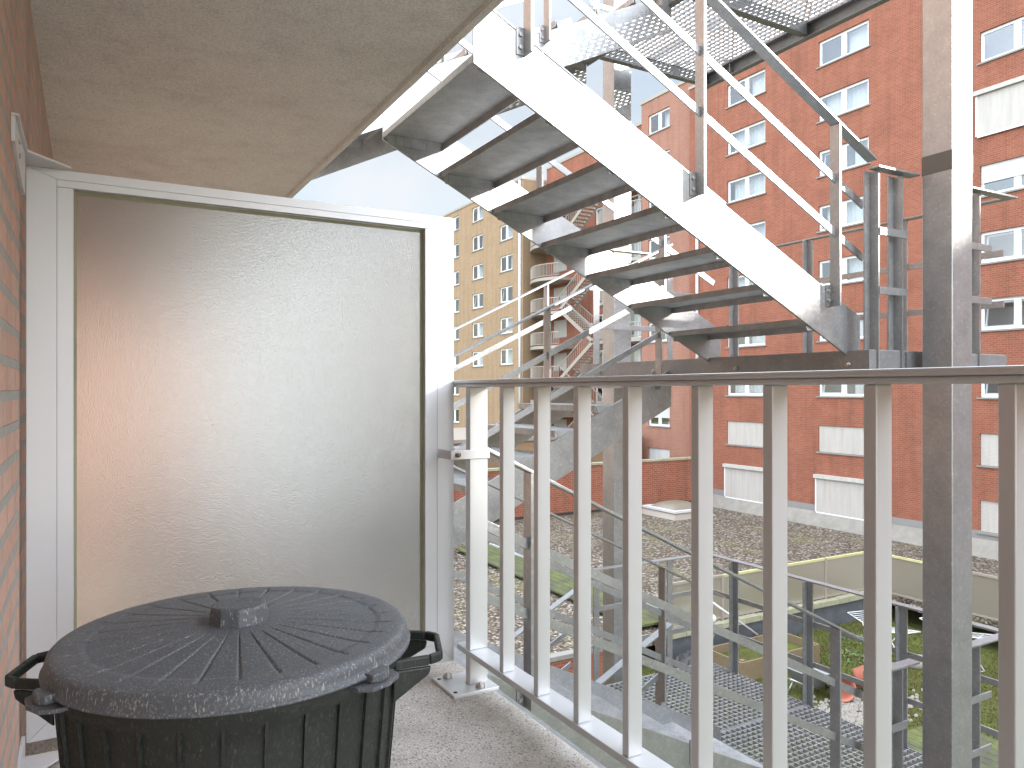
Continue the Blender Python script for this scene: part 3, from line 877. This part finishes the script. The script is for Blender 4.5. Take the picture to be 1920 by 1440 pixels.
# set-back orange part
org = thing('apartment_block', 'orange brick apartment block between the red block and the balconies', 'building', (XF + 0.45, 36, ZG))
XO = XF + 0.45
holes, wins = [], []
for k, t_ in enumerate([18.72 - 2.67 * k for k in range(9)]):
    hole = (36.05, 38.1, t_ - 1.25, t_); holes.append(hole); wins.append((hole, ['half', 'curtain', 'curtain', 'half', 'curtain', 'half', 'curtain', 'blind', 'blind'][k]))
facade('wall', 'brick_orange', org, XO, 33.83, 38.75, ZG, 19.65, holes)
for hole, kd in wins: window(org, XO, *hole, kd, rnd)
room_box(org, XO + 1.4, 33.9, 38.7, ZG, 19.5)
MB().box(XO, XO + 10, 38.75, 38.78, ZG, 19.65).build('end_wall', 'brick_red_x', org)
MB().box(XO - 0.06, XO + 10, 33.83, 38.85, 19.652, 19.85).build('roof', 'zinc', org)
# recessed block with balconies and outside stairs
rec = thing('apartment_block', 'red brick block with outdoor balconies, set back beside the tan brick block', 'building', (33.4, 46, ZG))
XB = 33.4
holes, wins = [], []
for k, t_ in enumerate([17.4 - 2.67 * k for k in range(9)]):
    for yc, ww, kd in ((51.4, 1.0, 'shut'), (41.4, 1.2, 'curtain'), (45.6, 0.9, 'half')):
        lo = t_ - (2.05 if yc != 51.4 else 1.4)
        hole = (yc - ww, yc + ww, lo, t_); holes.append(hole); wins.append((hole, kd))
facade('wall', 'brick_red', rec, XB, 38.79, 53.4, ZG, 19.4, holes)
for hole, kd in wins: window(rec, XB, *hole, kd, rnd)
room_box(rec, XB + 1.4, 38.8, 53.4, ZG, 19.2)
MB().box(XB - 0.06, XB + 9, 38.79, 53.42, 19.402, 19.6).build('roof', 'zinc', rec)

def far_balcony(y0, y1, z, first):
    m = MB()
    n = 10; pts = []
    for i in range(n + 1):                         # rounded front
        t_ = i / n; y = y0 + (y1 - y0) * t_
        pts.append((XB - 1.7 - 0.75 * math.sin(math.pi * t_), y))
    poly = [(XB - 0.003, y0)] + pts + [(XB - 0.003, y1)]
    m.prism(poly[::-1], 'z', z - 0.24, z)
    o = m.build('balcony', 'cream', rec)
    r = MB()
    for i in range(n):
        a_, b_ = pts[i], pts[i + 1]
        r.bar((a_[0] + 0.05, a_[1], z + 1.05), (b_[0] + 0.05, b_[1], z + 1.05), 0.05, 0.06)
        r.bar((a_[0] + 0.05, a_[1], z + 0.12), (b_[0] + 0.05, b_[1], z + 0.12), 0.03, 0.04)
        for q in range(3):
            f_ = q / 3
            x_, y_ = a_[0] + (b_[0] - a_[0]) * f_ + 0.05, a_[1] + (b_[1] - a_[1]) * f_
            r.box(x_ - 0.012, x_ + 0.012, y_ - 0.022, y_ + 0.022, z + 0.12, z + 1.04)
    r.build('railing', 'cream', o)
def far_stair(z, k):
    fx = XB - 1.3
    ya, yb = (44.2, 48.6)
    if k % 2: ya, yb = 48.6, 44.2
    m = MB()
    m.bar((fx - 0.55, ya, z), (fx - 0.55, yb, z + 2.67), 0.06, 0.28)
    m.bar((fx + 0.55, ya, z), (fx + 0.55, yb, z + 2.67), 0.06, 0.28)
    o = m.build('outside_stair', 'cream', rec)
    m = MB()
    for i in range(14):
        t_ = (i + 0.5) / 14
        yy = ya + (yb - ya) * t_; zz = z + 2.67 * t_
        m.box(fx - 0.51, fx + 0.51, yy - 0.14, yy + 0.14, zz, zz + 0.05)
    m.build('steps', 'zinc', o)
    m = MB()
    for xx in (fx - 0.55, fx + 0.55):
        m.bar((xx, ya, z + 1.05), (xx, yb, z + 2.67 + 1.05), 0.05, 0.06)
        for i in range(19):
            t_ = i / 18; yy = ya + (yb - ya) * t_; zz = z + 2.67 * t_
            m.box(xx - 0.014, xx + 0.014, yy - 0.016, yy + 0.016, zz + 0.1, zz + 1.03)
    m.build('stair_railing', 'cream', o)
for k in range(9):
    z = 15.2 - 2.67 * k
    far_balcony(49.0, 53.25, z, k == 0); far_balcony(39.0, 43.9, z, False)
    if k > 0: far_stair(z, k)
# tan block
tan = thing('apartment_block', 'tan brick apartment block with small white windows, farthest along the court', 'building', (XF, 64, ZG))
holes, wins = [], []
for (yc, hw, kk) in ((56.25, 1.12, ['curtain', 'curtain', 'half', 'tilt', 'curtain', 'curtain', 'half', 'curtain', 'curtain']), (61.65, 1.12, ['curtain', 'half', 'curtain', 'tilt', 'curtain', 'curtain', 'curtain', 'half', 'curtain']), (66.7, 1.12, ['half'] * 9), (71.9, 1.12, ['curtain'] * 9)):
    for k in range(9):
        t_ = 17.85 - 2.655 * k
        hole = (yc - hw, yc + hw, t_ - 1.35, t_); holes.append(hole); wins.append((hole, kk[k]))
facade('wall', 'brick_tan', tan, XF, 53.45, 78.0, ZG, 18.35, holes)
for hole, kd in wins: window(tan, XF, *hole, kd, rnd)
room_box(tan, XF + 1.4, 53.5, 78, ZG, 18.2)
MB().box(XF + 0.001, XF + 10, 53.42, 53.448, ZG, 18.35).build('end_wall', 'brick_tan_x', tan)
MB().box(XF - 0.06, XF + 10, 53.40, 78.05, 18.352, 18.55).build('roof', 'zinc', tan)
MB().tube([(XF - 0.10, 53.75, ZG), (XF - 0.10, 53.75, 18.3)], 0.10, 10).build('drainpipe', 'pipe', tan)
# low pale building that closes the court beyond the divider
endb = thing('outbuilding', 'low pale rendered building closing the court beyond the glass divider', 'building', (-1, 28, ZG))
MB().box(-12, 10.2, 26, 34, ZG, 6.6).build('wall', 'render', endb)
MB().box(-12.1, 10.3, 25.9, 34.1, 6.602, 6.75).build('roof', 'zinc', endb)
# lower block and tower added outside the frame to shade the stair and balcony
shade_block = thing('apartment_block', 'lower red brick block added outside the view to put the lower stair in shade', 'building', (XF, -30, ZG))
MB().box(XF, XF + 10, -70, -12.05, ZG, 15.35).build('wall', 'brick_red', shade_block)
MB().box(XF - 0.06, XF + 10, -70, -12.05, 15.352, 15.47).build('roof', 'zinc', shade_block)
shade_tower = thing('apartment_block', 'slim brick tower block added outside the view to shade the balcony', 'building', (21, -19, ZG))
MB().box(18.0, 24.0, -22.0, -15.72, ZG, 17).build('wall', 'brick_near', shade_tower)
MB().box(17.95, 24.05, -22.05, -15.70, 17.002, 17.2).build('roof', 'zinc', shade_tower)

# low brick wall at the end of the gravel roof
lw = MB().box(11.0, 31.08, 33.0, 33.25, ZR - 0.3, -2.95).build('garden_wall', 'brick_garden')
tag(lw, 'low red brick wall with mossy coping at the end of the gravel roof', 'wall')
MB().box(11.0, 31.08, 32.93, 33.32, -2.948, -2.83).build('coping', 'stone', lw)
MB().box(11.0, 31.0, 32.965, 32.998, ZR - 0.01, ZR + 0.13).build('flashing', 'black', lw)
# shed-like tan mass behind that wall
sh = MB().box(14.0, 30.9, 38.0, 50.0, ZG, -1.9).build('outbuilding', 'brick_tan')
tag(sh, 'low tan outbuilding behind the brick wall, below the balconies', 'outbuilding')
MB().box(13.9, 31.0, 37.9, 50.1, -1.898, -1.7).build('roof', 'cream', sh)

# roof light on the gravel
rlx, rly = 27.0, 30.3
sk = thing('roof_light', 'square domed roof light with pale frame on the gravel by the brick wall', 'roof light', (rlx, rly, ZR))
def ring(m, x, y, r0, z0, r1, z1):
    vs_ = [(x + sx_ * r, y + sy_ * r, z) for r, z in ((r0, z0), (r1, z1)) for sx_, sy_ in ((-1, -1), (1, -1), (1, 1), (-1, 1))]
    m.add(vs_, [(i, (i + 1) % 4, (i + 1) % 4 + 4, i + 4) for i in range(4)])
m = MB(); ring(m, rlx, rly, 1.42, ZR, 1.20, ZR + 0.30); ring(m, rlx, rly, 1.20, ZR + 0.30, 1.05, ZR + 0.30)
m.build('curb', 'cream', sk)
m = MB(); ring(m, rlx, rly, 1.27, ZR + 0.305, 1.27, ZR + 0.42); ring(m, rlx, rly, 1.27, ZR + 0.42, 1.02, ZR + 0.42); ring(m, rlx, rly, 1.02, ZR + 0.42, 1.02, ZR + 0.305)
m.build('frame', 'whitepaint', sk)
n = 14; vs_ = []; fs_ = []
for i in range(n + 1):
    for j in range(n + 1):
        u, v_ = i / n * 2 - 1, j / n * 2 - 1
        vs_.append((rlx + u * 1.02, rly + v_ * 1.02, ZR + 0.41 + 0.28 * (1 - u ** 4) * (1 - v_ ** 4)))
fs_ = [(i * (n + 1) + j, (i + 1) * (n + 1) + j, (i + 1) * (n + 1) + j + 1, i * (n + 1) + j + 1) for i in range(n) for j in range(n)]
MB().add(vs_, fs_, True).build('dome', 'screen', sk)

# glass fence round the sunken garden
gf = thing('glass_fence', 'frosted glass fence with pale posts and mossy top rail round the garden', 'fence', (22.3, 15.75, ZR))
zt, zb = ZR + 1.24, ZR + 0.06
YF = 15.80; XFc = 22.36
xs_ = [XFc - 2.2 * (4 - i) for i in range(5)]
ysf = [YF - i * 2.3 for i in range(8)]
def fence_run(pts):
    for i in range(len(pts) - 1):
        a_, b_ = Vector((*pts[i], 0)), Vector((*pts[i + 1], 0)); d_ = (b_ - a_).normalized()
        p_, q_ = a_ + d_ * 0.05, b_ - d_ * 0.05
        MB().bar((p_.x, p_.y, zt), (q_.x, q_.y, zt), 0.07, 0.07).build('top_rail', M['fence_moss'] if i < 99 and pts[i][0] > 15.5 and pts[i][1] > 15 else 'cream', gf)
        MB().bar((p_.x, p_.y, zb), (q_.x, q_.y, zb), 0.05, 0.06).build('bottom_rail', 'cream', gf)
        zz = (zt + zb) / 2
        MB().bar((p_.x, p_.y, zz), (q_.x, q_.y, zz), 0.014, zt - zb - 0.07).build('glass_pane', 'screen', gf)
    for p_ in pts:
        MB().box(p_[0] - 0.045, p_[0] + 0.045, p_[1] - 0.045, p_[1] + 0.045, ZR, zt + 0.03).build('post', 'cream', gf)
M['fence_moss'] = plain('mossy_cream_rail', (0.44, 0.41, 0.20), 0.7, 0, 0.25, 3)
fence_run([(x, YF) for x in xs_])
fence_run([(XFc + 0.001, y) for y in ysf])

# retaining wall under the gravel: red brick near, dark blocks further right
rw = MB().box(13.6, 22.28, 15.60, 15.745, ZG - 0.05, ZR - 0.16).build('retaining_wall', 'block')
tag(rw, 'dark concrete block retaining wall below the glass fence', 'wall')
m = MB()
x = 13.6
while x < 22.2:
    w_ = 0.38 + 0.25 * rnd.random()
    m.box(x, min(x + w_, 22.28), 15.52, 15.76, ZR - 0.155 + rnd.random() * 0.012, ZR - 0.01 + rnd.random() * 0.03)
    x += w_ + 0.012
m.build('coping', 'stone', rw)
rb = MB().box(6.0, 12.6, 15.55, 15.745, ZG - 0.05, ZR - 0.08).build('retaining_wall', 'brick_red_x')
tag(rb, 'short red brick retaining wall below the near gravel edge', 'wall')
MB().box(6.0, 12.6, 15.50, 15.76, ZR - 0.078, ZR + 0.03).build('coping', 'sill', rb)

# mossy board walk along the gravel
bw_ = thing('board_walk', 'mossy green board walk laid across the gravel roof', 'board walk', (13.7, 21, ZR))
for i in range(5):
    xx = 12.95 + i * 0.30
    MB().box(xx, xx + 0.285, 16.1, 27.6, ZR + 0.10, ZR + 0.16).build('board', 'moss_board', bw_)
for y in (16.5, 19, 21.5, 24, 26.8):
    MB().box(13.0, 14.4, y, y + 0.12, ZR, ZR + 0.099).build('bearer', 'wood', bw_)
MB().box(14.46, 14.52, 16.1, 27.6, ZR + 0.02, ZR + 0.22).build('edge_strip', 'whitepaint', bw_)

# deck, pebbles, lawn grass
dk = thing('garden_deck', 'greenish timber deck at the near edge of the garden', 'deck', (12, 6, ZG))
for i in range(42):
    x = 6.0 + i * 0.25
    MB().box(x, x + 0.238, 1.0, 9.9, ZG + 0.02, ZG + 0.09).build('board', 'moss_board', dk)
m = MB()
for i in range(900):
    x, y = 15.1 + rnd.gauss(0, 0.9), 11.2 + rnd.gauss(0, 0.42)
    s_ = 0.03 + 0.05 * rnd.random()
    vs_ = []
    for k in range(6):
        a_ = k * math.pi / 3; vs_.append((x + s_ * math.cos(a_), y + s_ * 0.8 * math.sin(a_), ZG + 0.008))
    for k in range(6):
        a_ = k * math.pi / 3; vs_.append((x + s_ * 0.6 * math.cos(a_), y + s_ * 0.5 * math.sin(a_), ZG + 0.008 + s_ * 0.7))
    m.add(vs_, [(k, (k + 1) % 6, (k + 1) % 6 + 6, k + 6) for k in range(6)] + [(6, 7, 8, 9, 10, 11)], True)
pb = m.build('pebbles', 'rock'); tag(pb, 'pale pebbles strewn beside the deck', 'pebbles', kind='stuff')
m = MB()
for i in range(26000):
    x, y = 11.0 + 11.2 * rnd.random(), 6.0 + 9.5 * rnd.random()
    if y < 10.0 and x < 16.6: continue
    a_ = rnd.random() * 6.283; h = 0.03 + 0.07 * rnd.random() ** 2; w_ = 0.012 + 0.012 * rnd.random(); l_ = h * (rnd.random() - 0.5) * 1.6
    dx, dy = math.cos(a_) * w_, math.sin(a_) * w_
    m.add([(x - dx, y - dy, ZG), (x + dx, y + dy, ZG), (x + l_ * math.sin(a_), y + l_ * math.cos(a_), ZG + h)], [(0, 1, 2)])
tag(m.build('grass', 'blade'), 'short patchy grass of the sunken garden', 'grass', kind='stuff')
def weed(x, y, s_, label, grp='leafy weeds in the grass'):
    m = MB()
    for i in range(60):
        a_ = rnd.random() * 6.283; r_ = s_ * rnd.random() ** 0.5; z_ = ZG + 0.02 + 0.5 * s_ * rnd.random() * (1 - r_ / s_ * 0.6)
        c_ = Vector((x + r_ * math.cos(a_), y + r_ * math.sin(a_), z_)); t_ = Vector((rnd.gauss(0, 1), rnd.gauss(0, 1), 0.4)).normalized() * 0.055; u_ = Vector((t_.y, -t_.x, rnd.gauss(0, 0.02))) * 0.6
        m.add([c_ - t_, c_ + u_, c_ + t_, c_ - u_], [(0, 1, 2, 3)])
    o = m.build('weed', 'leaf'); tag(o, label, 'plant', grp)
weed(19.6, 14.4, 0.5, 'leafy weed clump growing nearest the dark block wall')
weed(18.2, 13.5, 0.45, 'leafy weed clump in the middle of the garden grass')
weed(16.9, 14.6, 0.4, 'small leafy weed clump beside the wooden planter')

# planter
pl = thing('planter_box', 'raised planter box of rough timber boards in the garden', 'planter', (15.6, 14.3, ZG))
px0, px1, py0, py1, ph = 14.3, 17.2, 13.65, 14.95, 0.52
for nm, bx in (('side_board', (px0, px1, py0, py0 + 0.05)), ('side_board', (px0, px1, py1 - 0.05, py1)), ('end_board', (px0, px0 + 0.05, py0 + 0.051, py1 - 0.051)), ('end_board', (px1 - 0.05, px1, py0 + 0.051, py1 - 0.051))):
    MB().box(*bx, ZG + 0.01, ZG + ph).build(nm, 'wood', pl)
for x in (px0 + 0.06, 15.75, px1 - 0.18):
    for y in (py0 + 0.052, py1 - 0.17):
        MB().box(x, x + 0.12, y, y + 0.115, ZG, ZG + ph + 0.03).build('corner_post', 'wood', pl)
MB().box(px0 + 0.052, px1 - 0.052, py0 + 0.053, py1 - 0.053, ZG + 0.02, ZG + 0.30).build('soil', 'lawn', pl)
# wheelbarrow lying tipped
wb = thing('wheelbarrow', 'grey garden wheelbarrow tipped up on the grass by the planter', 'wheelbarrow', (15.3, 12.3, ZG))
m = MB()
T = [(14.85, 12.0), (15.85, 12.1), (15.85, 12.75), (14.85, 12.8)]; Bt = [(15.05, 12.2), (15.6, 12.25), (15.6, 12.6), (15.05, 12.62)]
vs_ = [(x, y, ZG + 0.62 - 0.12 * (x - 14.85)) for x, y in T] + [(x, y, ZG + 0.26 - 0.08 * (x - 14.85)) for x, y in Bt]
m.add(vs_, [(0, 1, 5, 4), (1, 2, 6, 5), (2, 3, 7, 6), (3, 0, 4, 7), (4, 5, 6, 7)])
o = m.build('tub', 'galv_dark', wb); sm_ = o.modifiers.new('thick', 'SOLIDIFY'); sm_.thickness = 0.02
MB().tube([(14.3, 12.15, ZG + 0.62), (15.0, 12.2, ZG + 0.28), (15.95, 12.38, ZG + 0.17)], 0.022, 8).tube([(14.3, 12.7, ZG + 0.62), (15.0, 12.62, ZG + 0.28), (15.95, 12.46, ZG + 0.17)], 0.022, 8).tube([(14.95, 12.2, ZG + 0.30), (14.8, 12.15, ZG)], 0.02, 8).tube([(14.95, 12.62, ZG + 0.30), (14.8, 12.68, ZG)], 0.02, 8).build('frame', 'galv', wb)
m = MB()
n = 20
m.tube([(16.0 + 0.15 * math.cos(6.2832 * k / n), 12.42, ZG + 0.17 + 0.15 * math.sin(6.2832 * k / n)) for k in range(n + 1)], 0.035, 8, False)
w_ = m.build('wheel', 'black', wb)
MB().tube([(16.0, 12.37, ZG + 0.17), (16.0, 12.47, ZG + 0.17)], 0.06, 10).build('hub', 'galv', w_)
# terracotta pots lying on their side
def pot(x, y, r, rot, label):
    o = thing('flower_pot', label, 'flower pot', (x, y, ZG), 'terracotta pots lying on the pebbles')
    p_ = [(0.0, 0.0), (r * 0.62, 0.0), (r * 0.92, r * 1.3), (r * 1.05, r * 1.3), (r * 1.08, r * 1.7), (r * 0.97, r * 1.7), (r * 0.85, r * 1.25), (r * 0.55, 0.08), (0, 0.08)]
    m = MB().lathe(p_, (0, 0, 0), 28)
    R = Matrix.Rotation(rot, 4, 'Z') @ Matrix.Rotation(math.radians(80), 4, 'X')
    m.v = [Vector((x, y, ZG + r * 0.98)) + R @ v for v in m.v]
    m.build('pot_body', 'terracotta', o)
pot(16.35, 11.95, 0.34, 0.9, 'big terracotta pot lying open end outwards on the pebbles')
pot(15.7, 12.0, 0.27, -0.5, 'smaller terracotta pot lying beside the big one')
# white wire drying racks
def rack(x, y, label, rot):
    o = thing('drying_rack', label, 'drying rack', (x, y, ZG), 'white drying racks')
    R = Matrix.Rotation(rot, 3, 'Z')
    def P(a_, b_, c_): return Vector((x, y, ZG)) + R @ Vector((a_, b_, c_))
    m = MB()
    for b_ in (-0.3, 0.3):
        m.tube([P(-0.45, b_, 0), P(0.4, b_, 0.95)], 0.016, 6); m.tube([P(0.45, b_, 0), P(-0.4, b_, 0.95)], 0.016, 6)
    m.tube([P(-0.45, -0.3, 0.02), P(-0.45, 0.3, 0.02)], 0.014, 6); m.tube([P(0.45, -0.3, 0.02), P(0.45, 0.3, 0.02)], 0.014, 6)
    m.build('leg_frame', 'whitepaint', o)
    m = MB()
    for s_ in (-1, 1):
        for b_ in (-0.3, 0.3): m.tube([P(0, b_, 0.90), P(s_ * 0.98, b_, 1.08)], 0.014, 6)
        m.tube([P(s_ * 0.98, -0.3, 1.08), P(s_ * 0.98, 0.3, 1.08)], 0.014, 6)
        for k in range(9):
            f_ = (k + 0.5) / 9.5
            m.tube([P(s_ * 0.98 * f_, -0.3, 0.9 + 0.18 * f_), P(s_ * 0.98 * f_, 0.3, 0.9 + 0.18 * f_)], 0.009, 5)
    m.build('wire_top', 'whitepaint', o)
rack(18.8, 12.9, 'white wire drying rack standing on the grass left of the thick column', 1.35)
rack(20.2, 11.6, 'white wire drying rack standing on the grass right of the thick column', 1.5)
# globe lamp, leaning pole, tarpaulin, rocks
gl = thing('garden_lamp', 'white globe garden lamp on a short pole by the glass fence', 'garden lamp', (14.9, 15.3, ZG))
MB().lathe([(0.0, -0.12)] + [(0.12 * math.cos(a_), 0.12 * math.sin(a_)) for a_ in [(-1.3 + 0.26 * i) for i in range(11)]] + [(0.0, 0.12)], (14.9, 15.3, -5.19), 24).build('globe', 'whitepaint', gl)
MB().tube([(14.9, 15.3, ZG), (14.9, 15.3, -5.3)], 0.03, 8).build('pole', 'galv_dark', gl)
lp = MB().tube([(14.6, 15.25, -4.55), (16.3, 14.98, ZG + 0.54)], 0.028, 8).build('leaning_pole', 'whitepaint')
tag(lp, 'thin white pole leaning from the glass fence to the planter', 'pole')
m = MB(); n = 18; vs_ = []
for i in range(n + 1):
    for j in range(n + 1):
        u, v_ = i / n * 2 - 1, j / n * 2 - 1
        hgt = max(0, 1 - u * u - v_ * v_) ** 0.5 * 0.42
        vs_.append((14.0 + u * 0.75, 15.0 + v_ * 0.45, ZG + hgt * (0.75 + 0.5 * rnd.random()) + 0.004))
m.add(vs_, [(i * (n + 1) + j, (i + 1) * (n + 1) + j, (i + 1) * (n + 1) + j + 1, i * (n + 1) + j + 1) for i in range(n) for j in range(n)])
tag(m.build('tarpaulin', 'black'), 'crumpled black tarpaulin heaped beside the planter', 'tarpaulin')
def rock(x, y, z, r, label):
    m = MB(); n1, n2 = 7, 10
    vs_ = [(x + r * (1 + 0.3 * rnd.random()) * math.sin(math.pi * i / n1) * math.cos(6.283 * j / n2), y + r * 0.8 * (1 + 0.3 * rnd.random()) * math.sin(math.pi * i / n1) * math.sin(6.283 * j / n2), z + r * 0.7 * math.cos(math.pi * i / n1)) for i in range(n1 + 1) for j in range(n2)]
    m.add(vs_, [(i * n2 + j, i * n2 + (j + 1) % n2, (i + 1) * n2 + (j + 1) % n2, (i + 1) * n2 + j) for i in range(n1) for j in range(n2)], True)
    tag(m.build('rock', 'rock'), label, 'rock', 'pale rocks in the garden')
rock(14.55, 14.7, ZG + 0.08, 0.24, 'pale rock between the tarpaulin and the planter')
rock(19.3, 12.2, ZG + 0.1, 0.3, 'pale rock under the drying rack')
